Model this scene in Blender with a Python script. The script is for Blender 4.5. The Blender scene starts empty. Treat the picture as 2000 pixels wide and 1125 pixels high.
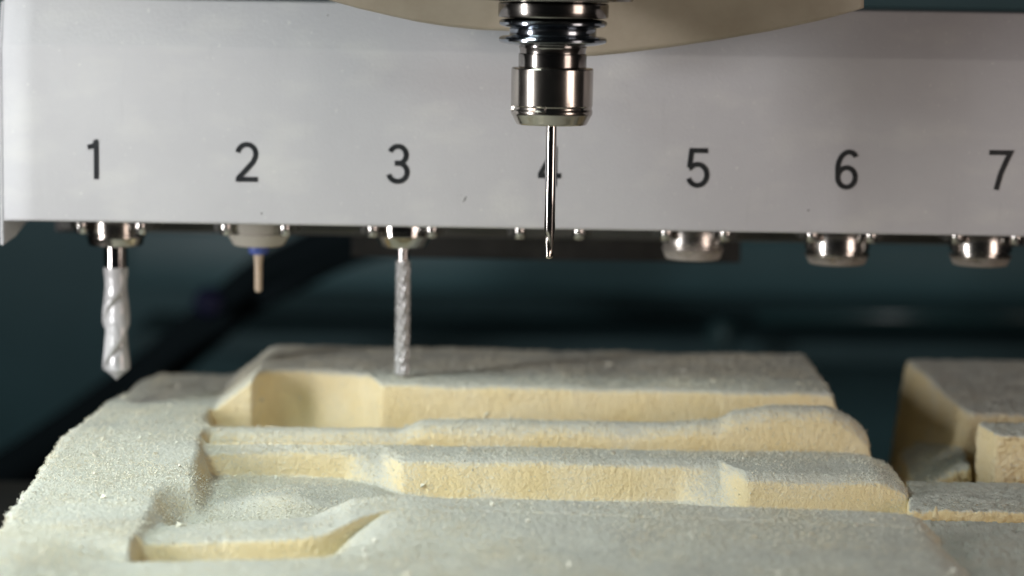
import bpy, bmesh, math, random
import numpy as np
from mathutils import Vector, Matrix, Euler
R = math.radians
random.seed(7); rng = np.random.default_rng(7)
S = bpy.context.scene
C = S.collection

# ------------------------------------------------------------------ camera
FPX, PITCH, ROLL, CAMZ = 4722.0, math.atan(592.5/4722.0), R(0.9), 0.2115
cam_d = bpy.data.cameras.new('camera'); cam = bpy.data.objects.new('camera', cam_d); C.objects.link(cam)
cam_d.sensor_width = 36; cam_d.lens = FPX*36/2000
cam_d.clip_start = 0.02; cam_d.clip_end = 50
CROT = Matrix.Rotation(math.pi/2-PITCH, 3, 'X') @ Matrix.Rotation(ROLL, 3, 'Z')
cam.matrix_world = Matrix.Translation((0, 0, CAMZ)) @ CROT.to_4x4()
cam_d.dof.use_dof = True; cam_d.dof.focus_distance = 1.05; cam_d.dof.aperture_fstop = 3.9
cam_d.dof.aperture_blades = 8
S.camera = cam
# ------------------------------------------------------------------ world: the dim inside of a machine enclosure
w = bpy.data.worlds.new('World'); S.world = w; w.use_nodes = True
bg = w.node_tree.nodes['Background']; bg.inputs[0].default_value = (0.55, 0.62, 0.66, 1); bg.inputs[1].default_value = 0.013
# ------------------------------------------------------------------ lamps
def area(name, loc, target, sx, sy, power, col):
    d = bpy.data.lights.new(name, 'AREA'); d.shape = 'RECTANGLE'; d.size = sx; d.size_y = sy
    d.energy = power; d.color = col
    o = bpy.data.objects.new(name, d); C.objects.link(o); o.location = loc
    o.rotation_euler = (Vector(target)-Vector(loc)).to_track_quat('-Z', 'Y').to_euler()
    return o
area('softbox_left', (-0.80, 0.64, 0.17), (0.0, 1.06, 0.12), 0.13, 0.48, 6.7, (1.0, 0.98, 0.97))
area('softbox_right', (0.80, 0.42, 0.19), (0.0, 1.06, 0.08), 0.34, 0.48, 2.6, (1.0, 0.83, 0.74))
area('work_lamp', (-0.50, 0.70, 0.62), (-0.20, 0.95, 0.0), 0.22, 0.22, 0.56, (0.88, 1.0, 0.95)).data.spread = R(56)
S.view_settings.view_transform = 'Standard'; S.view_settings.look = 'None'
S.view_settings.exposure = 0; S.view_settings.gamma = 1

# ------------------------------------------------------------------ helpers
CR = np.array([list(r) for r in CROT])
def U(px, py, Y):
    """where the sight line of picture point (px, py) meets the upright plane at depth Y"""
    d = CR @ np.array([(px-1000)/FPX, -(py-562.5)/FPX, -1.0])
    return Vector(np.array([0, 0, CAMZ]) + d*(Y/d[1]))
def Z(px, py, Y): return U(px, py, Y).z
def X(px, Y, py=800): return U(px, py, Y).x

def mat(name, col=(.5, .5, .5), rough=.5, metal=0., noise=None, bump=None, spec=.5, coat=0.):
    """noise: (scale, second colour, lo, hi); bump: list of (scale, strength, distance)"""
    m = bpy.data.materials.new(name); m.use_nodes = True
    nt = m.node_tree; N, L = nt.nodes, nt.links; p = N['Principled BSDF']
    p.inputs['Base Color'].default_value = (*col, 1); p.inputs['Roughness'].default_value = rough
    p.inputs['Metallic'].default_value = metal; p.inputs['Specular IOR Level'].default_value = spec
    p.inputs['Coat Weight'].default_value = coat
    tc = N.new('ShaderNodeTexCoord')
    if noise:
        n = N.new('ShaderNodeTexNoise'); n.inputs['Scale'].default_value = noise[0]; n.inputs['Detail'].default_value = 6
        n.inputs['Roughness'].default_value = .65
        L.new(tc.outputs['Object'], n.inputs['Vector'])
        mr = N.new('ShaderNodeMapRange'); mr.inputs[1].default_value = noise[2]; mr.inputs[2].default_value = noise[3]
        L.new(n.outputs[0], mr.inputs[0])
        mx = N.new('ShaderNodeMix'); mx.data_type = 'RGBA'; mx.inputs[6].default_value = (*col, 1); mx.inputs[7].default_value = (*noise[1], 1)
        L.new(mr.outputs[0], mx.inputs[0]); L.new(mx.outputs[2], p.inputs['Base Color'])
        ra = N.new('ShaderNodeMapRange'); ra.inputs[3].default_value = max(rough-.06, .02); ra.inputs[4].default_value = min(rough+.1, 1)
        L.new(n.outputs[0], ra.inputs[0]); L.new(ra.outputs[0], p.inputs['Roughness'])
    prev = None
    for sc, st, di in (bump or []):
        n = N.new('ShaderNodeTexNoise'); n.inputs['Scale'].default_value = sc; n.inputs['Detail'].default_value = 3
        L.new(tc.outputs['Object'], n.inputs['Vector'])
        b = N.new('ShaderNodeBump'); b.inputs['Strength'].default_value = st; b.inputs['Distance'].default_value = di
        L.new(n.outputs[0], b.inputs['Height'])
        if prev: L.new(prev.outputs[0], b.inputs['Normal'])
        prev = b
    if prev: L.new(prev.outputs[0], p.inputs['Normal'])
    return m

def dusty(name, col, rough, metal, dust, lo, hi, zlo=None, zhi=None):
    """metal with pale milling dust clinging to it in patches; zlo/zhi: thicker towards the lower rim, where it collects"""
    m = mat(name, col, rough, metal); nt = m.node_tree; N, L = nt.nodes, nt.links; p = N['Principled BSDF']
    out = N['Material Output']; d = N.new('ShaderNodeBsdfDiffuse'); d.inputs[0].default_value = (*dust, 1)
    tc = N.new('ShaderNodeTexCoord'); n = N.new('ShaderNodeTexNoise'); n.inputs['Scale'].default_value = 160; n.inputs['Detail'].default_value = 8
    n.inputs['Roughness'].default_value = .7
    L.new(tc.outputs['Object'], n.inputs['Vector'])
    src = n.outputs[0]
    if zlo is not None:
        sx = N.new('ShaderNodeSeparateXYZ'); L.new(tc.outputs['Object'], sx.inputs[0])
        mz = N.new('ShaderNodeMapRange'); mz.inputs[1].default_value = zhi; mz.inputs[2].default_value = zlo
        mz.inputs[3].default_value = -.25; mz.inputs[4].default_value = .28
        L.new(sx.outputs[2], mz.inputs[0]); ad = N.new('ShaderNodeMath'); L.new(src, ad.inputs[0]); L.new(mz.outputs[0], ad.inputs[1]); src = ad.outputs[0]
    mr = N.new('ShaderNodeMapRange'); mr.inputs[1].default_value = lo; mr.inputs[2].default_value = hi; L.new(src, mr.inputs[0])
    ms = N.new('ShaderNodeMixShader'); L.new(mr.outputs[0], ms.inputs[0]); L.new(p.outputs[0], ms.inputs[1]); L.new(d.outputs[0], ms.inputs[2])
    L.new(ms.outputs[0], out.inputs[0])
    return m

def link(name, me, m, parent=None, smooth=False, loc=None):
    o = bpy.data.objects.new(name, me); C.objects.link(o)
    if m: me.materials.clear(); me.materials.append(m)
    if smooth:
        me.polygons.foreach_set('use_smooth', [True]*len(me.polygons))
    if parent: o.parent = parent
    if loc is not None: o.location = loc
    return o
def pyd(name, V, F):
    me = bpy.data.meshes.new(name); me.from_pydata([tuple(v) for v in V], [], F); me.update(); return me
def thing(name, loc, label, cat, group=None, kind=None):
    o = bpy.data.objects.new(name, None); C.objects.link(o); o.location = loc; o.empty_display_size = .01
    tag(o, label, cat, group, kind); return o
def tag(o, label=None, cat=None, group=None, kind=None):
    if label: o['label'] = label
    if cat: o['category'] = cat
    if group: o['group'] = group
    if kind: o['kind'] = kind
    return o
def sharp(me, ang=35):
    me.polygons.foreach_set('use_smooth', [True]*len(me.polygons))
    bm = bmesh.new(); bm.from_mesh(me)
    for e in bm.edges:
        if len(e.link_faces) == 2 and e.calc_face_angle(0) > R(ang): e.smooth = False
    bm.to_mesh(me); bm.free()
def box(name, x0, x1, y0, y1, z0, z1, m, parent=None, bev=.001, off=(0, 0, 0)):
    bm = bmesh.new(); bmesh.ops.create_cube(bm, size=1)
    for v in bm.verts:
        v.co = Vector((x0+(v.co.x+.5)*(x1-x0), y0+(v.co.y+.5)*(y1-y0), z0+(v.co.z+.5)*(z1-z0))) - Vector(off)
    if bev: bmesh.ops.bevel(bm, geom=bm.edges[:], offset=bev, segments=2, affect='EDGES', profile=.5)
    me = bpy.data.meshes.new(name); bm.to_mesh(me); bm.free()
    if bev: sharp(me, 40)
    return link(name, me, m, parent)
def lathe(name, prof, m, parent=None, seg=96, rfun=None, ang=30):
    """prof: (radius, z) from top to bottom; rfun(theta, z, r) -> radius"""
    V, F = [], []
    for (r, z) in prof:
        for k in range(seg):
            t = 2*math.pi*k/seg; rr = rfun(t, z, r) if rfun else r
            V.append((rr*math.cos(t), rr*math.sin(t), z))
    for i in range(len(prof)-1):
        for k in range(seg):
            a = i*seg+k; b = i*seg+(k+1) % seg; F.append((a, a+seg, b+seg, b))
    F.append(tuple(range(seg))); n = (len(prof)-1)*seg; F.append(tuple(n+seg-1-k for k in range(seg)))
    me = pyd(name, V, F); sharp(me, ang)
    return link(name, me, m, parent)
def tube(name, pts, r, m, parent=None, seg=20):
    P = [Vector(p) for p in pts]; V, F = [], []
    for i, p in enumerate(P):
        t = (P[min(i+1, len(P)-1)]-P[max(i-1, 0)]).normalized(); a = t.orthogonal().normalized() if i == 0 else (a-t*a.dot(t)).normalized(); b = t.cross(a)
        for k in range(seg):
            q = 2*math.pi*k/seg; V.append(p+(a*math.cos(q)+b*math.sin(q))*r)
    for i in range(len(P)-1):
        for k in range(seg):
            j = i*seg+k; l = i*seg+(k+1) % seg; F.append((j, l, l+seg, j+seg))
    F.append(tuple(range(seg-1, -1, -1))); F.append(tuple((len(P)-1)*seg+k for k in range(seg)))
    return link(name, pyd(name, V, F), m, parent, smooth=True)
def smoothpath(pts, n=14):
    P = [Vector(p) for p in pts]; P = [2*P[0]-P[1]]+P+[2*P[-1]-P[-2]]; out = []
    for i in range(1, len(P)-2):
        for k in range(n):
            t = k/n; a, b, c, d = P[i-1:i+3]
            out.append(.5*((2*b)+(c-a)*t+(2*a-5*b+4*c-d)*t*t+(3*b-a-3*c+d)*t**3))
    return out+[P[-2]]
def vnoise(P, f, seed=0):
    """value noise, P (n,3) -> -1..1"""
    Q = P*f; I = np.floor(Q).astype(np.int64); fr = Q-I; fr = fr*fr*(3-2*fr)
    def h(i, j, k):
        n = (i*374761393+j*668265263+k*2147483647+seed*1274126177) & 0xffffffff
        n = ((n ^ (n >> 13))*1274126177) & 0xffffffff; n = (n ^ (n >> 16)) & 0xffff
        return n/32767.5-1
    r = 0
    for a in (0, 1):
        for b in (0, 1):
            for c in (0, 1):
                wt = (fr[:, 0] if a else 1-fr[:, 0])*(fr[:, 1] if b else 1-fr[:, 1])*(fr[:, 2] if c else 1-fr[:, 2])
                r = r+wt*h(I[:, 0]+a, I[:, 1]+b, I[:, 2]+c)
    return r

# ------------------------------------------------------------------ materials
def speckle(m):
    """thin dust film in smears and fine pale specks over the paint"""
    nt = m.node_tree; N, L = nt.nodes, nt.links; p = N['Principled BSDF']; src = p.inputs['Base Color'].links[0].from_socket
    tc = N.new('ShaderNodeTexCoord')
    def layer(src, scale, stretch, lo, hi, col, amt):
        mp = N.new('ShaderNodeMapping'); mp.inputs['Scale'].default_value = stretch; L.new(tc.outputs['Object'], mp.inputs[0])
        n = N.new('ShaderNodeTexNoise'); n.inputs['Scale'].default_value = scale; n.inputs['Detail'].default_value = 5; L.new(mp.outputs[0], n.inputs['Vector'])
        r_ = N.new('ShaderNodeMapRange'); r_.inputs[1].default_value = lo; r_.inputs[2].default_value = hi; r_.inputs[4].default_value = amt; L.new(n.outputs[0], r_.inputs[0])
        x = N.new('ShaderNodeMix'); x.data_type = 'RGBA'; L.new(r_.outputs[0], x.inputs[0]); L.new(src, x.inputs[6]); x.inputs[7].default_value = (*col, 1); return x.outputs[2]
    src = layer(src, 420, (1, 1, 1), .66, .74, (.82, .82, .78), .5)
    src = layer(src, 26, (1, 1, 2.2), .52, .75, (.72, .72, .69), .35)
    src = layer(src, 60, (3, 3, .5), .62, .75, (.48, .48, .50), .25)
    L.new(src, p.inputs['Base Color'])
def foam_material():
    m = bpy.data.materials.new('milled_foam'); m.use_nodes = True; nt = m.node_tree; N, L = nt.nodes, nt.links; p = N['Principled BSDF']
    tc = N.new('ShaderNodeTexCoord'); ge = N.new('ShaderNodeNewGeometry'); sp = N.new('ShaderNodeSeparateXYZ'); L.new(ge.outputs['Normal'], sp.inputs[0])
    def noise(sc, det=4, ro=.6):
        n = N.new('ShaderNodeTexNoise'); n.inputs['Scale'].default_value = sc; n.inputs['Detail'].default_value = det; n.inputs['Roughness'].default_value = ro
        L.new(tc.outputs['Object'], n.inputs['Vector']); return n
    def mix(a, b, f):
        x = N.new('ShaderNodeMix'); x.data_type = 'RGBA'
        for s, v in ((6, a), (7, b)):
            if isinstance(v, tuple): x.inputs[s].default_value = (*v, 1)
            else: L.new(v, x.inputs[s])
        L.new(f, x.inputs[0]); return x.outputs[2]
    def rng_(v, a, b, c=0., d=1.):
        r = N.new('ShaderNodeMapRange'); r.inputs[1].default_value = a; r.inputs[2].default_value = b; r.inputs[3].default_value = c; r.inputs[4].default_value = d
        L.new(v, r.inputs[0]); return r.outputs[0]
    def add(a, b):
        x = N.new('ShaderNodeMath'); L.new(a, x.inputs[0]); L.new(b, x.inputs[1]); return x.outputs[0]
    fine, mid, big = noise(2400, 2), noise(1100, 3), noise(30, 4)
    foam = mix((.88, .74, .43), (.92, .82, .56), rng_(big.outputs[0], .35, .65))
    foam = mix(foam, (.76, .62, .35), rng_(mid.outputs[0], .55, .75, 0, .5))
    dust = mix((.63, .645, .575), (.79, .80, .72), rng_(mid.outputs[0], .35, .65))
    dust = mix(dust, (.54, .535, .48), rng_(big.outputs[0], .5, .75, 0, .6))
    dust = mix(dust, (.80, .72, .52), rng_(noise(12, 5, .7).outputs[0], .52, .70, 0, .35))
    lay = add(sp.outputs[2], rng_(mid.outputs[0], .2, .8, -.45, .45))
    lay = add(lay, rng_(big.outputs[0], .3, .7, -.2, .2))
    col = mix(foam, dust, rng_(lay, .26, .84))
    L.new(col, p.inputs['Base Color']); p.inputs['Roughness'].default_value = .9; p.inputs['Specular IOR Level'].default_value = .15
    p.inputs['Sheen Weight'].default_value = .08
    b1 = N.new('ShaderNodeBump'); b1.inputs['Strength'].default_value = 1.0; b1.inputs['Distance'].default_value = .0006; L.new(mid.outputs[0], b1.inputs['Height'])
    b2 = N.new('ShaderNodeBump'); b2.inputs['Strength'].default_value = .7; b2.inputs['Distance'].default_value = .0002; L.new(fine.outputs[0], b2.inputs['Height'])
    mp = N.new('ShaderNodeMapping'); mp.inputs['Scale'].default_value = (1, 1, .06); L.new(tc.outputs['Object'], mp.inputs[0])
    st = N.new('ShaderNodeTexNoise'); st.inputs['Scale'].default_value = 620; st.inputs['Detail'].default_value = 1; L.new(mp.outputs[0], st.inputs['Vector'])
    b0 = N.new('ShaderNodeBump'); b0.inputs['Strength'].default_value = .35; b0.inputs['Distance'].default_value = .0004; L.new(st.outputs[0], b0.inputs['Height']); L.new(b0.outputs[0], b1.inputs['Normal'])
    L.new(b1.outputs[0], b2.inputs['Normal']); L.new(b2.outputs[0], p.inputs['Normal'])
    return m
M = {}
M['foam'] = foam_material()
M['dust'] = mat('foam_dust', (.74, .74, .66), .95, noise=(60, (.80, .76, .62), .4, .6), spec=.1)
M['panel'] = mat('powder_coated_panel', (.525, .525, .55), .55, noise=(9, (.58, .58, .60), .35, .7), bump=[(700, .30, .0005), (2200, .22, .0003)], spec=.22)
speckle(M['panel'])
M['ink'] = mat('black_ink', (.012, .014, .017), .42, noise=(120, (.03, .033, .036), .4, .7))
M['steel'] = mat('turned_steel', (.52, .475, .43), .17, 1., noise=(90, (.42, .39, .36), .35, .7))
M['chrome'] = mat('polished_steel', (.62, .60, .58), .07, 1., noise=(70, (.52, .50, .48), .35, .7))
M['darksteel'] = mat('dark_ground_steel', (.34, .32, .30), .15, 1., noise=(80, (.22, .2, .19), .35, .7))
M['bluesteel'] = mat('blued_flange_steel', (.34, .37, .41), .13, 1., noise=(80, (.26, .29, .33), .35, .7))
M['dsteel'] = dusty('dusty_nut_steel', (.55, .52, .49), .2, 1., (.30, .275, .245), .34, .66, .001, .0065)
M['dsteel_thick'] = dusty('nut_steel_under_thick_dust', (.55, .52, .49), .25, 1., (.50, .47, .42), .20, .50, .006, .022)
M['dsteel5'] = dusty('hazy_nut_steel', (.52, .49, .46), .27, 1., (.36, .33, .30), .30, .72, .001, .012)
M['ddrill'] = dusty('dust_coated_flutes', (.60, .60, .61), .33, 1., (.56, .56, .57), .28, .52)
M['burr'] = dusty('burr_steel', (.60, .60, .61), .32, 1., (.48, .48, .48), .35, .65)
M['pin'] = mat('tan_coated_pin', (.52, .40, .28), .45, 0., noise=(300, (.60, .50, .40), .35, .65))
M['blue'] = mat('blue_plastic_collar', (.06, .10, .36), .4, noise=(200, (.22, .25, .45), .45, .75))
M['black'] = mat('black_painted_steel', (.018, .017, .017), .45, noise=(60, (.05, .047, .045), .5, .75), bump=[(400, .3, .0005)])
M['fork'] = mat('grey_plastic_gripper', (.07, .07, .065), .4, noise=(60, (.11, .105, .1), .4, .7))
M['guard'] = mat('cream_plastic_guard', (.44, .385, .31), .38, noise=(14, (.31, .26, .195), .40, .72), bump=[(300, .12, .0004)])
M['teal'] = mat('teal_painted_enclosure', (.072, .172, .195), .45, noise=(4, (.050, .120, .136), .35, .7))
M['teal_dark'] = mat('dark_teal_rail', (.040, .092, .104), .7, noise=(6, (.024, .058, .066), .35, .7))
M['teal_light'] = mat('glossy_teal_cover', (.030, .075, .080), .25, noise=(6, (.022, .055, .06), .35, .7))
M['bed'] = mat('dark_machine_bed', (.014, .013, .011), .7, noise=(12, (.03, .022, .014), .45, .75))
M['rubber'] = mat('black_rubber_hose', (.009, .015, .018), .9, spec=.08)
M['knobblue'] = mat('dark_blue_knob', (.005, .007, .035), .45)

# ------------------------------------------------------------------ setting: bed, enclosure wall
box('machine_bed', -1.3, 1.3, .35, 1.30, -.16, -.062, M['bed'], bev=.003); tag(bpy.data.objects['machine_bed'], 'dark machine bed under the foam blocks', kind='structure')
wall = box('enclosure_wall', -2.4, 2.4, 2.30, 2.36, -.6, 1.6, M['teal'], bev=.003); tag(wall, 'dark teal enclosure wall behind the machine', kind='structure')

# ------------------------------------------------------------------ milled foam block (lofted cross-sections)
SL = .004                                                   # slab level
XA, XB = -.207, .222
nx = 640
xs = np.linspace(XA, XB, nx)
def table(pts, Y, kind='z'):
    """pts (px, py[, Y]) -> arrays over xs of height and depth"""
    P = [U(p[0], p[1], p[2] if len(p) > 2 else Y) for p in pts]
    X_ = np.array([p.x for p in P]); o = np.argsort(X_)
    return np.interp(xs, X_[o], np.array([p.z for p in P])[o]), np.interp(xs, X_[o], np.array([p.y for p in P])[o])
def lerp_at(x0, x1, a, b):
    t = np.clip((xs-x0)/(x1-x0), 0, 1); t = t*t*(3-2*t); return a+(b-a)*t
LX = -.1455                                                 # left end of the relief
def SLf(y): return float(np.interp(y, [.93, 1.00, 1.09], [-.0070, -.0050, .004]))
def leftcut(z, y, ys, x0=LX, wdt=.0016):
    """left of the relief the section lies flat at the slab level"""
    ys = float(np.interp(x0+wdt, xs, y)); zs = SLf(ys); t = np.clip((xs-x0)/wdt, 0, 1); t = t*t*(3-2*t) if wdt > .012 else t; return zs+(z-zs)*t, np.where(xs < x0+wdt, ys, y)
BASE = -.061
def rightdrop(z, x0, x1, p=1.0, zb=BASE):
    t = np.clip((xs-x0)/(x1-x0), 0, 1)**p; return z+(zb-z)*t
lines = []                                                  # (z, y, slab y) from back to front
def L_(z, y, ys, x0=LX, wdt=.0016): 
    z, y = leftcut(z, y, ys, x0, wdt); lines.append((z, y))
one = np.ones(nx)
# 0/1 rear of block
z_top, _ = table([(440, 740), (520, 684), (1000, 688), (1580, 697)], 1.245)
z_top = np.full(nx, .0205)
flank = np.clip((xs+.1455)/.0205, 0, 1)
zA = SL+(z_top-SL)*flank
zAr = rightdrop(zA, .155, .186, .8)
lines.append((np.full(nx, BASE), np.where(xs < LX-.004, 1.272, lerp_at(LX-.004, LX+.004, 1.272, 1.272))))
lines.append((np.where(xs < LX, SL, zAr-.002), np.where(xs < LX-.004, 1.266, lerp_at(LX-.004, LX+.004, 1.266, 1.266))))
# 2: rear top edge
L_(zAr, 1.260*one, 1.28, -.1465, .001)
# 3: front top edge of the plateau: hollow at the left, then a step forward
hx0, hx1, hx2 = X(497, 1.165, 730), X(722, 1.165, 730), X(742, 1.15, 740)
u = np.clip((xs-hx0)/(hx1-hx0), 0, 1)
yA = np.where(xs < hx0, 1.160, np.where(xs < hx1, 1.162+.022*np.sqrt(np.clip(1-(2*u**.8-1)**2, 0, 1)), 1.162))
yA = np.where(xs >= hx1, np.interp(xs, [hx1, hx2], [1.162, 1.144]), yA)
yA = np.where(xs > hx2, np.interp(xs, [hx2, .16], [1.144, 1.136]), yA)+.008
groove = 0
L_(zAr-.0005, yA+.004, 1.22, -.1465, .001)
L_(zAr-.0018, yA, 1.215, -.1465, .001)
L_(rightdrop(-.018*one, .165, .180), yA-.0005, 1.175, -.1465, .004)
# B ridge
BX = X(404, 1.115, 840)
zB, _ = table([(300, 834), (780, 836), (800, 830), (826, 819), (1000, 820), (1300, 824), (1405, 818), (1430, 803), (1500, 791), (1620, 793), (1660, 812), (1702, 850)], 1.115)
eB = X(1701, 1.115, 850)
zB = rightdrop(zB, eB, eB+.002)
L_(rightdrop(-.018*one, .165, .180), 1.127*one, 1.150, BX)
L_(zB-.003, 1.1225*one, 1.135, BX)
L_(zB, 1.118*one, 1.125, BX)
L_(zB-.0012, 1.1125*one, 1.115, BX)
L_(zB-.006, 1.1085*one, 1.112, BX)
L_(rightdrop(-.010*one, eB, eB+.002), 1.107*one, 1.109, BX)
# C ridge
CX = X(389, 1.09, 870)
zC, _ = table([(380, 866), (1000, 874), (1400, 883), (1690, 889), (1730, 905), (1782, 950)], 1.091)
eC = X(1781, 1.05, 950)
zC = np.where(xs > .15, np.minimum(zC, np.interp(xs, [.15, .163, .175, .183], [.02, .004, -.001, -.0085])), zC)
zC = rightdrop(zC, eC, eC+.0018)
L_(rightdrop(-.010*one, eC, eC+.002), 1.1015*one, 1.106, CX)
L_(zC-.002, 1.0985*one, 1.100, CX)
L_(zC, 1.094*one, 1.094, CX)
a0, a1 = X(748, 1.08, 885), X(782, 1.07, 890)
b0, b1 = X(1408, 1.06, 905), X(1462, 1.035, 920)
yCt = np.interp(xs, [a0, a1, b0, b1], [1.086, 1.070, 1.068, 1.045])
a0b, b0b = X(670, 1.075, 965), X(1325, 1.06, 985)
yCb = np.interp(xs, [a0b, a1+.001, b0b, b1+.001], [1.083, 1.064, 1.066, 1.042])
u = np.clip((xs-CX)/(a0-CX), 0, 1); hollow = .006*np.sin(np.pi*u)**.6
yCt = yCt+hollow*.6; yCb = yCb+hollow
zCt = np.where(xs < a0, zC-.004, zC-.0025); zCt = np.where(xs > b0, np.minimum(zCt, zC-.0035), zCt)
zCt = rightdrop(zCt, eC, eC+.001)
L_(zC-.0008, yCt+.006, 1.085, CX)
L_(zCt, yCt, 1.08, CX)
zfl = rightdrop(np.interp(xs, [-.06, -.03], [-.0145, -.019]), eC-.002, eC+.003)
L_(zfl, yCb, 1.060, CX+.001, .004)
# pocket floor with drifts of dust
mound = .0025*np.exp(-((xs+.10)/.02)**2)+.0008*np.sin(xs*120)
L_(zfl+.001, yCb-.012, 1.045, -.1395, .005)
L_(zfl+.002+mound, np.minimum(1.026, yCb-.02), 1.02, -.1365, .006)
L_(zfl-.002, 1.008*one, 1.00, -.149, .012)
L_(zfl-.006, .996*one, 1.00, -.149, .010)
# D ridge
DX = X(268, .94, 1050)
zD, _ = table([(240, 1034), (280, 1030), (450, 1020), (610, 1011), (640, 997), (690, 974), (800, 971), (1100, 979), (1500, 994), (1700, 1000), (1790, 1004), (1830, 1022)], .975)
fall = lambda x0, x1: lambda z: z-np.where(xs > x0, .05*np.clip((xs-x0)/(x1-x0), 0, 1.6)**2, 0)
fd = fall(X(1765, .975, 1000), X(1765, .975, 1000)+.045)
zD = fd(zD)
L_(zD-.003, .982*one, .985, CX-.006, .008)
L_(zD, .976*one, .977, DX-.001, .004)
# front part of D: groove wall that fades out to the right
g0, g1 = X(560, .94, 1080), X(775, .92, 1050)
g = 1-np.clip((xs-g0)/(g1-g0), 0, 1); g = g*g*(3-2*g)
yG = .941+.022*(1-g)**1.5
zG = np.interp(xs, [DX, g0, g1], [Z(262, 1056, .941), Z(650, 1052, .941), Z(800, 1020, .95)])
zG = fd(zG)*g+(zD-.0015)*(1-g)
L_(zG+.0006, yG+.008, .955, DX)
L_(zG-.0006, yG, .943, DX)
fd2 = fall(X(1800, .93, 1060), X(1800, .93, 1060)+.045)
zGb = zG-.017*g-.0012*(1-g)
L_(zGb, yG-.0012, .938, DX)
L_(zGb, (yG-.006*g-.004), .932, DX)
zE = fd2(np.interp(xs, [DX-.02, DX+.01, 0, .2], [Z(230, 1092, .92), Z(300, 1088, .92), Z(1000, 1062, .93), Z(1700, 1070, .93)]))
L_(zE-.003*g, .920*one, .92, DX-.04, .045)
L_(zE, .912*one, .912, DX-.045, .05)
L_(zE-.001, .87*one, .87, DX-.045, .05)
L_(zE-.003, .78*one, .78, DX-.045, .05)
lines.append((BASE*one, .775*one))
Zk = np.array([l[0] for l in lines]); Yk = np.array([l[1] for l in lines])
# keep depth falling from back to front
for i in range(2, len(Yk)): Yk[i] = np.minimum(Yk[i], Yk[i-1]-2e-4)
Zk = np.maximum(Zk, BASE)
# the slab's crumbled left edge
edge = np.clip((xs-XA)/.006, 0, 1)
rows_z, rows_y = [], []
for i in range(len(Yk)-1):
    dl = np.hypot(Yk[i+1]-Yk[i], Zk[i+1]-Zk[i]); n = int(np.clip(np.percentile(dl, 85)/.0009, 2, 110))
    if i == 0 or i == len(Yk)-2: n = 12
    for k in range(n):
        t = k/n; rows_z.append(Zk[i]*(1-t)+Zk[i+1]*t); rows_y.append(Yk[i]*(1-t)+Yk[i+1]*t)
rows_z.append(Zk[-1]); rows_y.append(Yk[-1])
GZ, GY = np.array(rows_z), np.array(rows_y); GX = np.tile(xs, (len(GZ), 1))
for it in range(9):                                         # soft foam corners
    for G in (GZ, GY):
        c = G.copy(); c[1:-1, 1:-1] = .4*G[1:-1, 1:-1]+.15*(G[:-2, 1:-1]+G[2:, 1:-1]+G[1:-1, :-2]+G[1:-1, 2:]); G[:] = c
P = np.stack([GX, GY, GZ], -1).reshape(-1, 3)
# crumbled slab edge on the left
wob = .0022*vnoise(P*np.array([0, 1, .6]), 38, 3)+.0012*vnoise(P*np.array([0, 1, 1]), 170, 4)+.0006*vnoise(P, 500, 5)
lf = np.clip(1-(P[:, 0]-XA)/.03, 0, 1); bk = np.clip((P[:, 1]-1.08)/.2, 0, 1); P[:, 0] += lf*(wob+.003+.022*bk*bk)
P[:, 2] -= np.where(P[:, 2] > -.03, .004*np.clip(1-(P[:, 0]-XA-wob)/.008, 0, 1)**2, 0)
flat = np.clip((P[:, 2]+.05)/.02, 0, 1)
disp = np.stack([.00022*vnoise(P, 95, s)+.00007*vnoise(P, 420, s+7)+.00030*vnoise(P, 1100, s+11) for s in (21, 22, 23)], -1)
disp[:, 2] += .0005*vnoise(P, 42, 31)
P = P+disp*flat[:, None]
ny = len(GZ)
idx = np.arange(ny*nx).reshape(ny, nx)
F = np.stack([idx[:-1, :-1], idx[1:, :-1], idx[1:, 1:], idx[:-1, 1:]], -1).reshape(-1, 4)
# closing skirts on both sides and the underside
V = P.tolist(); F = F.tolist()
for side in (0, nx-1):
    base = len(V); col = idx[:, side]
    for j in col: V.append((P[j, 0], P[j, 1], BASE-.0005))
    for k in range(ny-1):
        q = [col[k], base+k, base+k+1, col[k+1]]
        F.append([int(v) for v in (q if side else q[::-1])])
foam = link('foam_block', pyd('foam_block', V, F), M['foam'], smooth=True)
tag(foam, 'large cream milled foam block with stepped ridges under the spindle', 'foam block', 'milled foam blocks')
FP = P.reshape(ny, nx, 3)
du = np.gradient(FP, axis=0); dv = np.gradient(FP, axis=1); NN = np.cross(du, dv); AREA = np.linalg.norm(NN, axis=2).reshape(-1); NN /= np.linalg.norm(NN, axis=2)[..., None]+1e-12; UPN = np.abs(NN[..., 2]).reshape(-1)

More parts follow.
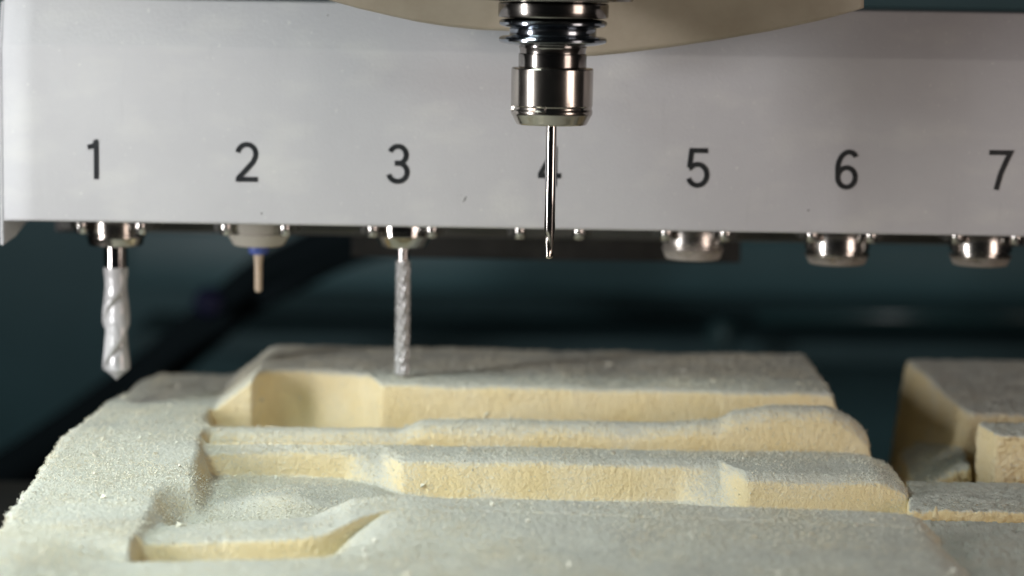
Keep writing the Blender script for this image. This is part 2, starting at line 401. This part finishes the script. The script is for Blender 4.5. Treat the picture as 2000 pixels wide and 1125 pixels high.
# ------------------------------------------------------------------ second foam block at the right
def hexa(name, c, parent, n=(30, 30, 30), seed=0, amp=1.):
    """c: 8 corners: front-bottom-left, fbr, ftr, ftl, then the same four at the back; surface finely divided and roughened"""
    c = np.array([tuple(v) for v in c]); idx = {}; V = []; Fs = []
    def pt(u, v, t):
        key = (round(u*n[0]), round(v*n[1]), round(t*n[2]))
        if key not in idx:
            f = c[0]*(1-u)*(1-v)+c[1]*u*(1-v)+c[2]*u*v+c[3]*(1-u)*v
            b = c[4]*(1-u)*(1-v)+c[5]*u*(1-v)+c[6]*u*v+c[7]*(1-u)*v
            idx[key] = len(V); V.append(f*(1-t)+b*t)
        return idx[key]
    def face(fn, a, b, flip):
        for i in range(a):
            for j in range(b):
                q = [fn(i/a, j/b), fn((i+1)/a, j/b), fn((i+1)/a, (j+1)/b), fn(i/a, (j+1)/b)]
                Fs.append(q[::-1] if flip else q)
    face(lambda s, t: pt(s, t, 0), n[0], n[1], False); face(lambda s, t: pt(s, t, 1), n[0], n[1], True)
    face(lambda s, t: pt(0, s, t), n[1], n[2], False); face(lambda s, t: pt(1, s, t), n[1], n[2], True)
    face(lambda s, t: pt(s, 1, t), n[0], n[2], False); face(lambda s, t: pt(s, 0, t), n[0], n[2], True)
    me = pyd(name, V, Fs); bm = bmesh.new(); bm.from_mesh(me); bmesh.ops.recalc_face_normals(bm, faces=bm.faces)
    for _ in range(5): bmesh.ops.smooth_vert(bm, verts=bm.verts, factor=.5, use_axis_x=True, use_axis_y=True, use_axis_z=True)
    bm.to_mesh(me); bm.free()
    A = np.array([v.co[:] for v in me.vertices])
    A += amp*np.stack([.0002*vnoise(A, 95, s+seed)+.00007*vnoise(A, 420, s+seed+7)+.00034*vnoise(A, 1000, s+seed+9) for s in (41, 42, 43)], -1)
    me.vertices.foreach_set('co', A.ravel()); me.update()
    return link(name, me, M['foam'], parent, smooth=True)
f2 = thing('foam_block', (0, 0, 0), 'smaller cream foam block cut off by the right edge', 'foam block', 'milled foam blocks')
def corners(ftl, ftr, btl, btr, zb, dxl=0, dyf=0):
    """block from its four top corners; the foot may stand further left / nearer"""
    d = lambda v, x, y: Vector((v.x+x, v.y+y, zb))
    return [d(ftl, dxl, dyf), d(ftr, 0, dyf), ftr, ftl, d(btl, dxl, 0), d(btr, 0, 0), btr, btl]
hexa('plateau', corners(U(1893, 808, 1.165), U(2330, 815, 1.165), U(1768, 700, 1.27), U(2250, 704, 1.27), -.058, -.010), f2, (90, 40, 70), 1, 2.2)
hexa('ridge', corners(U(1945, 850, 1.10), U(2350, 858, 1.10), U(1908, 824, 1.125), U(2350, 830, 1.125), -.03), f2, (90, 50, 24), 2, 2.2)
hexa('ledge', corners(U(1776, 996, 1.02), U(2400, 1008, 1.02), U(1768, 938, 1.085), U(2400, 948, 1.085), -.06), f2, (120, 40, 60), 3, 2.2)
hexa('broken_slope', corners(U(1790, 955, 1.12), U(1895, 912, 1.12), U(1757, 885, 1.23), U(1860, 825, 1.23), -.058, -.012), f2, (50, 30, 70), 4, 3.)
hexa('pocket_floor', corners(U(1900, 1170, .87), U(2500, 1180, .87), U(1792, 1012, 1.019), U(2400, 1024, 1.019), -.06), f2, (120, 20, 40), 7, 2.2)
hexa('spur', corners(U(1960, 1075, .98), U(2300, 1075, .98), U(1990, 1030, 1.0), U(2300, 1030, 1.0), -.06, -.02, -.01), f2, (60, 40, 24), 5, 2.2)
tag(hexa('offcut_chip', [U(1817, 1012, 1.00), U(1834, 1018, 1.00), U(1829, 990, 1.001), U(1827, 986, 1.001), U(1820, 1012, 1.004), U(1836, 1016, 1.004), U(1830, 990, 1.003), U(1828, 986, 1.003)], None, (4, 8, 3), 6, .3),
    'tiny pointed white foam sliver standing at the right of the large block', 'foam chip')

# ------------------------------------------------------------------ loose dust on the foam
def grains(name, n, size, pick):
    g = FP.reshape(-1, 3); dens = np.where(pick(g), np.clip(.55+.9*vnoise(g, 34, 77)+.4*vnoise(g, 120, 78), .06, 2)*np.clip((UPN-.35)/.4, .16, 1)*AREA, 0); sel = rng.choice(len(g), n, p=dens/dens.sum())
    c = g[sel]+rng.normal(0, .0004, (n, 3)); sz = size*(.5+rng.random(n)**2*1.3)
    tet = np.array(((1, 1, 1), (-1, -1, 1), (-1, 1, -1), (1, -1, -1)), float)
    V = c[:, None]+tet[None]*sz[:, None, None]*.55*(.6+.8*rng.random((n, 4, 3)))*rng.choice((-1., 1.), (n, 1, 1))
    b = (np.arange(n)*4)[:, None, None]; F = b+np.array(((0, 1, 3), (0, 2, 1), (0, 3, 2), (1, 2, 3)))[None]
    return link(name, pyd(name, V.reshape(-1, 3).tolist(), F.reshape(-1, 3).tolist()), M['dust'])
gd = grains('foam_dust', 210000, .00032, lambda g: (g[:, 2] > -.03) & (g[:, 1] < 1.27) & (g[:, 1] > .84))
cr = grains('foam_crumbs', 420, .0011, lambda g: (g[:, 2] > -.03) & (g[:, 1] < 1.27) & (g[:, 1] > .84))
tag(cr, 'loose pale foam crumbs scattered over the ridges and pockets', 'crumbs', kind='stuff')
tag(gd, 'fine pale dust and crumbs lying over the milled foam', 'dust', kind='stuff')

# ------------------------------------------------------------------ tool magazine with numbered panel
YP = 1.12
pb = lambda px: U(px, 432+ (px)*.0152, YP)                  # lower edge of the front panel
zb = pb(1000).z; zc = Z(1000, 100, YP); xl = X(6, YP, 300); xr = .62
YT = 1.165                                                    # tools hang at this depth
mag = thing('tool_magazine', (.1, YP, zb), 'long pale grey tool magazine box numbered 1 to 7', 'tool magazine')
mo = Vector((.1, YP, zb))
# bent front sheet: lower lip, face, crease, slope back, top
prof = [(YP+.010, zb+.0015), (YP+.0016, zb), (YP+.0004, zb+.0005), (YP, zb+.0016), (YP, zc-.0015), (YP+.0004, zc), (YP+.0012, zc+.0012),
        (YP+.0065, Z(1000, 14, YP+.0065)), (YP+.0072, Z(1000, 14, YP+.0065)+.0008), (YP+.009, Z(1000, 14, YP+.0065)+.0012), (YP+.16, Z(1000, 14, YP+.0065)+.0012)]
V, F = [], []
cols = np.linspace(xl, xr, 60)
for (y, z) in prof:
    for x in cols: V.append(Vector((x, y, z))-mo)
for i in range(len(prof)-1):
    for k in range(59): a = i*60+k; F.append((a, a+1, a+61, a+60))
me = pyd('front_panel', V, F); fp = link('front_panel', me, M['panel'], mag); sharp(me, 60)
sm = fp.modifiers.new('sheet', 'SOLIDIFY'); sm.thickness = .0015; sm.offset = -1
# end plate, folded sheet with lower hem
zt = prof[-1][1]
sp_pts = [(YP+.0012, zb-.0115), (YP+.03, zb-.0100), (YP+.05, zb-.0065), (YP+.085, zb-.003), (YP+.16, zb-.002), (YP+.16, zt-.002), (YP+.009, zt-.002), (YP+.0025, zc), (YP+.0012, zc-.003)]
def prism(name, pts, x0, x1, m, parent, off, bev=.0005):
    bm = bmesh.new(); a = [bm.verts.new(Vector((x0, y, z))-off) for y, z in pts]; b = [bm.verts.new(Vector((x1, y, z))-off) for y, z in pts]
    bm.faces.new(a); bm.faces.new(b[::-1])
    for i in range(len(pts)): j = (i+1) % len(pts); bm.faces.new((a[i], b[i], b[j], a[j]))
    bmesh.ops.recalc_face_normals(bm, faces=bm.faces)
    if bev: bmesh.ops.bevel(bm, geom=bm.edges[:], offset=bev, segments=2, affect='EDGES')
    me = bpy.data.meshes.new(name); bm.to_mesh(me); bm.free(); return link(name, me, m, parent)
prism('end_plate', sp_pts, xl-.0022, xl-.0002, M['panel'], mag, mo)
# rail behind the lower edge that carries the grippers
box('gripper_rail', xl+.012, xr, YP+.075, YP+.10, Z(1000, 462, YP+.075), zb+.03, M['fork'], mag, .001, mo)
o = box('rear_bar', X(686, 1.26, 480), X(1447, 1.26, 480), 1.26, 1.27, Z(1000, 507, 1.26), zb+.02, M['black'], mag, .0008, mo)
box('inner_frame', xl+.004, X(150, 1.23, 450), YP+.104, YP+.118, Z(60, 452, YP+.104), zb+.03, M['black'], mag, .0008, mo)
box('lower_flange', X(150, 1.23, 450)+.002, xr, YP+.104, YP+.118, Z(1000, 465, YP+.104), zb+.002, M['fork'], mag, .0008, mo)

# numerals
def stroke(paths, wd):
    """flat ribbons along poly-lines in a unit cell, as a thin raised print"""
    V, F = [], []
    for lvl, path in enumerate(paths):
        P = [Vector(p) for p in path]; L, Rr = [], []
        for i, p in enumerate(P):
            d0 = (P[i]-P[i-1]).normalized() if i else None; d1 = (P[i+1]-P[i]).normalized() if i < len(P)-1 else None
            d0 = d0 or d1; d1 = d1 or d0
            n0 = Vector((-d0.y, d0.x)); n1 = Vector((-d1.y, d1.x)); nn = (n0+n1).normalized(); k = 1/max(nn.dot(n0), .45)
            L.append(p+nn*wd/2*k); Rr.append(p-nn*wd/2*k)
        b = len(V); e = .00012+.00003*lvl
        for a, c in zip(L, Rr): V += [(a.x, -e, a.y), (c.x, -e, c.y), (a.x, .0004, a.y), (c.x, .0004, c.y)]
        n = len(P)
        for i in range(n-1):
            q = b+4*i
            F += [(q, q+4, q+5, q+1), (q, q+2, q+6, q+4), (q+1, q+5, q+7, q+3)]
        F += [(b, b+1, b+3, b+2), (b+4*n-4, b+4*n-2, b+4*n-1, b+4*n-3)]
    return V, F
def arc(cx, cy, rx, ry, a0, a1, n=18):
    return [(cx+rx*math.cos(R(a0+(a1-a0)*k/n)), cy+ry*math.sin(R(a0+(a1-a0)*k/n))) for k in range(n+1)]
# unit cell: height 1, width about .58; strokes run along centre lines
s = .065
DIG = {
 1: [[(.30, s*0), (.30, .93), (.27, .99)], [(.30, .90), (.22, .83), (.085, .80)]],
 2: [arc(.29, .70, .225, .235, 172, 0)+[(.505, .62), (.45, .50), (.25, .27), (.085, .10), (.065, .0)], [(.03, .06), (.57, .06)]],
 3: [arc(.28, .725, .205, .215, 160, -85, 20)+[(.20, .515)], [(.20, .515)]+arc(.275, .29, .235, .232, 88, -165, 22)],
 4: [[(.43, 0), (.43, 1.0)], [(.43, .95), (.07, .285)], [(.02, .265), (.60, .265)]],
 5: [[(.545, .935), (.14, .935), (.09, .50)], [(.085, .49)]+arc(.295, .325, .235, .265, 140, -160, 24)],
 6: [arc(.30, .30, .22, .245, 0, 360, 30), [(.08, .30)]+arc(.36, .52, .285, .42, 182, 95, 14)+arc(.34, .76, .19, .18, 75, 18, 8)],
 7: [[(.03, .935), (.56, .935), (.47, .74), (.34, .42), (.235, .0)]],
}
NUM = {1: (185, 311), 2: (482, 316), 3: (778, 320), 4: (1072, 325), 5: (1362, 328), 6: (1653, 331), 7: (1951, 332)}
HD = 78*YP/FPX
for d, (px, py) in NUM.items():
    V, F = stroke([[(x*HD, y*HD) for x, y in p] for p in DIG[d]], .126*HD)
    c = U(px, py, YP); c0 = .26 if d == 1 else .29
    nme = link('numeral', pyd('numeral', V, F), M['ink'], mag, loc=Vector((c.x-c0*HD, YP-.0001, c.z-.5*HD))-mo)
    nme['label'] = 'black printed numeral %d' % d

# chips and nicks in the paint
for k, (px, py, a, l) in enumerate(((908, 389, 60, .0035), (900, 382, 65, .0012), (1579, 411, 10, .0011), (511, 417, 80, .0013), (1305, 342, 0, .0007), (640, 30, 20, .0008))):
    c = U(px, py, YP); bm = bmesh.new(); bmesh.ops.create_icosphere(bm, subdivisions=1, radius=.5)
    for v in bm.verts: v.co = Vector((v.co.x*l, v.co.y*.0003, v.co.z*.0007))
    me = bpy.data.meshes.new('paint_nick'); bm.to_mesh(me); bm.free()
    o = link('paint_nick', me, M['panel'] if k in (1, 4) else M['fork'], mag, True, Vector((c.x, YP, c.z))-mo); o.rotation_euler = (0, -R(a), 0)

# grippers: two jaws with steel studs at each station
ST = {1: 226, 2: 505, 3: 788, 4: 1072, 5: 1354, 6: 1636, 7: 1916}
SX = {k: X(v, YT, 460) for k, v in ST.items()}
for k, x in SX.items():
    for sgn in (-1, 1):
        j = box('gripper_jaw', x+sgn*.013-.006*(sgn < 0)-.001, x+sgn*.013+.006*(sgn > 0)+.001, YT-.012, YP+.074, Z(ST[k], 461+.012*(ST[k]-1000), YT-.012), zb+.004, M['fork'], mag, .001, mo)
        st = lathe('stud', [(.0012, .004), (.0028, .0039), (.0030, .0034), (.0030, -.0020), (.0026, -.0027), (.001, -.0029)], M['chrome'], j, 28)
        st.location = Vector((x+sgn*.0142, YT-.0135, Z(ST[k]+sgn*55, 456+.012*(ST[k]+sgn*55-1000), YT-.0165)))-mo

# ------------------------------------------------------------------ tools
KT = .94
def notch(t0, t1, z0, z1, dep):
    def f(t, z, r):
        t = (math.degrees(t)+360) % 360
        return r-dep if (t0 <= t <= t1 and z1 <= z <= z0 and r > .01) else r
    return f
def nut_profile(r, h, rb, ch, ring=None):
    """closed collet nut from z=h down to z=0, chamfer ch at the bottom to radius rb"""
    p = [(r*.6, h), (r-.0006, h), (r-.0002, h-.0002), (r, h-.0006)]
    if ring:
        for z, d in ring:
            p += [(r, z+.0012), (r-.0002, z+.001), (r-d, z+.0006), (r-d, z-.0006), (r-.0002, z-.001), (r, z-.0012)]
    p += [(r, ch+.0006), (r-.0002, ch+.0001), (r-.0006, ch-.0004), (rb+.0005, .0006), (rb, .0002), (rb-.0006, 0), (rb*.45, 0), (rb*.40, .0015), (.0005, .0015)]
    return p
def tool(k, label, nutmat, pybot, r, rb, ch, ring, rf=None):
    zz = Z(ST[k], pybot, YT-rb*KT)
    o = thing('tool_holder', (SX[k], YT, zz), label, 'tool holder', 'tool holders hanging in the magazine')
    o.scale = (KT, KT, KT)
    lathe('collet_nut', nut_profile(r, .019, rb, ch, ring), nutmat, o, 96, rf)
    lathe('holder_body', [(.004, .06), (.011, .059), (.012, .034), (.0125, .0335), (.0165, .033), (.0165, .030), (.014, .0285), (.014, .0265), (.0165, .025), (.0165, .022), (.0125, .021), (.0125, .0192), (.004, .0191)], M['steel'], o, 64)
    return o
k_ = YT/FPX
t1 = tool(1, 'tool holder with thick spiral drill bit below numeral 1', M['steel'], 484, .0152, .0135, .0045, [(.0058, .0012)])
t2 = tool(2, 'dusty tool holder with blue collar and thin tan pin below numeral 2', M['dsteel_thick'], 484, .0165, .0125, .0060, [(.0074, .0008)])
t3 = tool(3, 'tool holder with long toothed burr bit below numeral 3', M['chrome'], 486, .0150, .0112, .0055, [(.0072, .0007)])
t5 = tool(5, 'dusty empty tool holder below numeral 5', M['dsteel5'], 511, .0160, .0136, .0046, [(.0066, .0009)])
t6 = tool(6, 'dusty empty tool holder with dark slot below numeral 6', M['dsteel'], 521, .0166, .0140, .0046, [(.0066, .0009)])
t7 = tool(7, 'bright empty tool holder below numeral 7', M['dsteel'], 523, .0160, .0136, .0042, [(.0062, .0014)])

# drill: smooth shank, then two twisted flutes with bright lands and a conical point
def fluted(name, r, z0, z1, pitch, m, parent, tip, seg=72, dep=.34, land=.16, nfl=2, dz=.0005, hand=1):
    n = int((z0-z1)/dz); prof = []
    V, F = [], []
    for i in range(n+1):
        z = z0+(z1-z0)*i/n; tw = hand*2*math.pi*(z0-z)/pitch
        fade = min(1, (z0-z)/.012); rz = .0061+(r-.0061)*min(1, (z0-z)/.014); tp = 1.0
        if z-z1 < tip: tp = max((z-z1)/tip, .02)
        for k in range(seg):
            t = 2*math.pi*k/seg; ph = ((t-tw)*nfl/(2*math.pi)) % 1
            if ph < land: q = 1.
            else:
                s_ = (ph-land)/(1-land); q = 1-dep*fade*min(1, s_*14)*(1-s_)**.9
            V.append((rz*q*tp*math.cos(t), rz*q*tp*math.sin(t), z))
    for i in range(n):
        for k in range(seg): a = i*seg+k; b = i*seg+(k+1) % seg; F.append((a, a+seg, b+seg, b))
    F.append(tuple(range(seg))); F.append(tuple(n*seg+seg-1-k for k in range(seg)))
    me = pyd(name, V, F); o = link(name, me, m, parent); sharp(me, 45); return o
lathe('shank', [(.002, .004), (.0062, .004), (.0062, -.0114), (.0061, -.0115), (.002, -.0116)], M['chrome'], t1, 48)
fluted('fluted_drill', .0070, -.0112, -.0705, .052, M['ddrill'], t1, .0060, dep=.30, land=.13, hand=-1, seg=144)
# pin with collar
lathe('collar', [(.002, .002), (.0048, .002), (.0052, .0012), (.0052, -.0030), (.0046, -.0044), (.0030, -.0048), (.001, -.0049)], M['blue'], t2, 40)
lathe('pin', [(.001, -.003), (.0026, -.0032), (.0024, -.006), (.0020, -.010), (.0019, -.0220), (.0018, -.0233), (.0013, -.0241), (.0004, -.0244)], M['pin'], t2, 32)
# burr
lathe('shank', [(.001, .004), (.0030, .004), (.0030, -.0075), (.001, -.0078)], M['chrome'], t3, 32)
def burr(name, r, z0, z1, m, parent, seg=80):
    n = 330; V, F = [], []
    for i in range(n+1):
        z = z0+(z1-z0)*i/n; en = min(1, i/6+.75, (n-i)/3+.8)
        for k in range(seg):
            t = 2*math.pi*k/seg; a = (7*t/(2*math.pi)+(z0-z)/.0085) % 1; b = (5*t/(2*math.pi)-(z0-z)/.0042) % 1
            q = r*en*(1-.20*max(abs(2*a-1)**2, 1.05*abs(2*b-1)**3)); V.append((q*math.cos(t), q*math.sin(t), z))
    for i in range(n):
        for k in range(seg): a = i*seg+k; b = i*seg+(k+1) % seg; F.append((a, a+seg, b+seg, b))
    F.append(tuple(range(seg))); F.append(tuple(n*seg+seg-1-k for k in range(seg)))
    return link(name, pyd(name, V, F), m, parent)
burr('toothed_burr', .0039, -.0072, -.0665, M['burr'], t3)

# ------------------------------------------------------------------ spindle, guard and the working tool
YS = 1.04
kp = YS/FPX
SXc = U(1078, 190, YS).x
def zs(py): return Z(1078, py, YS)
spn = thing('spindle', (SXc, YS, zs(10)), 'steel spindle nose with cream guard disc at the top edge', 'spindle')
def pz(lst, ref): return [(r*kp, zs(y)-ref) for r, y in lst]
ref = zs(10)
lathe('spindle_nose', pz([(20, -160), (150, -160), (156, -155), (156, -4), (153, 1), (118, 3), (110, 4), (60, 4.5)], ref), M['darksteel'], spn, 128)
# cream plastic guard: a thin slit disc sagging behind the spindle
def guard():
    V, F = [], []; nr, na = 16, 120
    for i in range(nr+1):
        for j in range(na+1):
            a = R(-1+182*j/na)                                # from right (0) over the back (90) to the left (180)
            right = 1 if a < R(88) else 0
            rad = (.020+(.150-.020)*i/nr)
            x = rad*math.cos(a)*(1.0 if right else .82); y = .010+rad*math.sin(a)*.34
            V.append((x, y, 0)); 
    return V
def guard_leaf(name, pts_lo, pts_up, y0, y1, thick):
    """curved plastic sheet between a lower rim and an upper rim (picture-measured outline at its real depth)"""
    n = 60; V, F = [], []; m = 14
    def samp(pts, t):
        x = pts[0][0]+(pts[-1][0]-pts[0][0])*t
        return x, float(np.interp(x, [p[0] for p in pts], [p[1] for p in pts]))
    for i in range(n+1):
        for j in range(m+1):
            v = j/m; xl_, yl_ = samp(pts_lo, i/n); xu, yu = samp(pts_up, i/n)
            Yd = y0(xl_)*(1-v)+y1*v
            V.append(U(xl_*(1-v)+xu*v, yl_*(1-v)+yu*v, Yd)-Vector((SXc, YS, ref)))
    for i in range(n):
        for j in range(m): a = i*(m+1)+j; F.append((a, a+m+1, a+m+2, a+1))
    me = pyd(name, V, F); o = link(name, me, M['guard'], spn, True)
    s_ = o.modifiers.new('sheet', 'SOLIDIFY'); s_.thickness = thick; s_.offset = 1
    return o
loL = [(560, -34), (600, -16), (650, 0), (700, 14), (760, 28), (820, 41), (880, 50), (940, 56), (1000, 58), (1060, 58)]
upL = [(560, -60), (1060, -60)]
loR = [(1062, 104), (1110, 107), (1160, 107), (1220, 101), (1300, 91), (1400, 76), (1500, 59), (1600, 38), (1660, 22), (1687, 14)]
upR = [(1062, -60), (1687, -60)]
dep = lambda x: 1.080+.016*(1-((x-1110)/600)**2)
guard_leaf('guard_disc', [(p[0], p[1]) for p in loL], upL, dep, 1.080, .0012)
guard_leaf('guard_disc', [(p[0], p[1]) for p in loR], upR, dep, 1.076, .0012)

ref2 = zs(243)
wt = thing('tool_holder', (SXc, YS, ref2), 'polished tool holder with slim engraving bit gripped in the spindle', 'tool holder')
lathe('drive_flange', pz([(50, 4), (104, 5.5), (107, 7), (107.5, 9), (107.5, 31), (106, 34), (96, 35.5), (92, 36), (60, 37)], ref2), M['darksteel'], wt, 128)
rim = lambda y0: [(86, y0-5), (98, y0-4.0), (104, y0-1.5), (105.5, y0+2), (105, y0+6), (101, y0+9), (92, y0+11.5), (84, y0+13)]
lathe('grip_ring', pz([(60, 36.5)]+rim(42)+[(85, 57), (84.5, 58), (84.5, 68), (85, 69)]+rim(75)+[(60, 90)], ref2), M['bluesteel'], wt, 128)
lathe('neck', pz([(40, 88), (66, 89), (66.5, 92), (64.5, 97), (64, 104), (66, 105), (66.5, 107), (66.5, 130), (65, 132), (50, 133)], ref2), M['darksteel'], wt, 96)
def nutslots(t, z, r):
    a = math.degrees(t) % 60; zz = (z+ref2); yy = z
    if r > 75*kp and zs(216)-ref2 <= z <= zs(206)-ref2 and a < 20: return r-.0012
    return r
lathe('collet_nut', pz([(50, 131.5), (77, 132), (79, 133), (80, 135), (80, 136), (80, 205), (79.8, 206), (79.2, 206.5), (78.4, 208), (78.4, 212), (79.2, 214), (79.8, 216), (80, 217), (79.8, 221), (78.6, 224), (76.5, 227), (70.5, 239), (69, 241.5), (67.5, 243), (30, 243), (26, 240), (4, 240)], ref2), M['steel'], wt, 120, nutslots)
lathe('bit_shank', pz([(2, 239), (10.9, 239), (10.9, 447), (10.3, 452), (2, 453)], ref2), M['chrome'], wt, 48)
def bit_tip():
    seg, n = 40, 50; V, F = [], []
    z0, z1 = zs(449)-ref2, zs(506)-ref2
    for i in range(n+1):
        q = i/n; z = z0+(z1-z0)*q; r = (10.6-2.6*min(1, q*1.6))*kp*(1 if q < .9 else math.sqrt(max(1-((q-.9)/.1)**2, .02)))
        for k in range(seg):
            t = 2*math.pi*k/seg; ph = (t-q*2.2+1.2) % math.pi
            V.append((r*(1-.20*min(1, q*5)*max(0, math.sin(ph*1.0))**4)*math.cos(t), r*(1-.20*min(1, q*5)*max(0, math.sin(ph))**4)*math.sin(t), z))
    for i in range(n):
        for k in range(seg): a = i*seg+k; b = i*seg+(k+1) % seg; F.append((a, a+seg, b+seg, b))
    F.append(tuple(range(seg))); F.append(tuple(n*seg+seg-1-k for k in range(seg)))
    return link('cutting_tip', pyd('cutting_tip', V, F), M['steel'], wt, True)
bit_tip()

# ------------------------------------------------------------------ blurred machine parts behind
def bar(name, a, b, Y0, Y1, m, label, cat, group=None):
    """horizontal rail between picture heights a (top) and b (bottom), real width across the machine"""
    z1, z0 = U(a[0], a[1], Y0).z, U(b[0], b[1], Y0).z
    o = box(name, a[0] and X(a[0], Y0, a[1]), X(b[0], Y0, b[1]), Y0, Y1, z0, z1, m, None, .004)
    return tag(o, label, cat, group)
bar('cover_plate', (250, 440), (2700, 598), 2.10, 2.25, M['teal'], 'dark teal cover plate behind tools 3 to 7', 'cover plate')
bar('lower_rail', (250, 648), (2700, 730), 2.00, 2.12, M['teal_dark'], 'dark teal lower rail behind the large foam block', 'rail')
p0, p1 = U(1480, 617, 1.95), U(2500, 619, 1.95)
tag(tube('slide_rod', [p0, p1], .006, M['teal_light']), 'thin glossy teal rod in the dark behind the right holders', 'rod')
hp = smoothpath([U(760, 420, 1.75), U(640, 480, 1.75), U(520, 540, 1.74), U(400, 640, 1.72), U(280, 740, 1.70), U(130, 850, 1.66), U(-40, 960, 1.62), U(-200, 1040, 1.60)])
tag(tube('hose', hp, .0165, M['rubber']), 'thick black hose sloping down to the left behind the drill bit', 'hose')
hp2 = smoothpath([U(820, 470, 1.72), U(690, 500, 1.72), U(560, 560, 1.70), U(470, 610, 1.70), U(330, 700, 1.68), U(250, 790, 1.66), U(150, 900, 1.64)])
tag(tube('cable', hp2, .007, M['rubber']), 'thin black cable below the thick hose', 'cable')
kb = lathe('knob', [(.002, .009), (.008, .008), (.0105, .005), (.0105, -.005), (.008, -.008), (.002, -.009)], M['knobblue'], None, 32)
kb.location = U(408, 590, 1.66); kb.rotation_euler = (R(75), 0, R(15)); tag(kb, 'small dark blue knob on the hose left of the burr', 'knob')
bl = lathe('bolt_head', [(.002, .010), (.009, .009), (.012, .004), (.012, -.005), (.003, -.006)], M['teal_light'], None, 32)
bl.location = U(1410, 655, 1.93); bl.rotation_euler = (R(80), 0, R(-35)); tag(bl, 'round teal bolt head catching light above the large foam block', 'bolt')
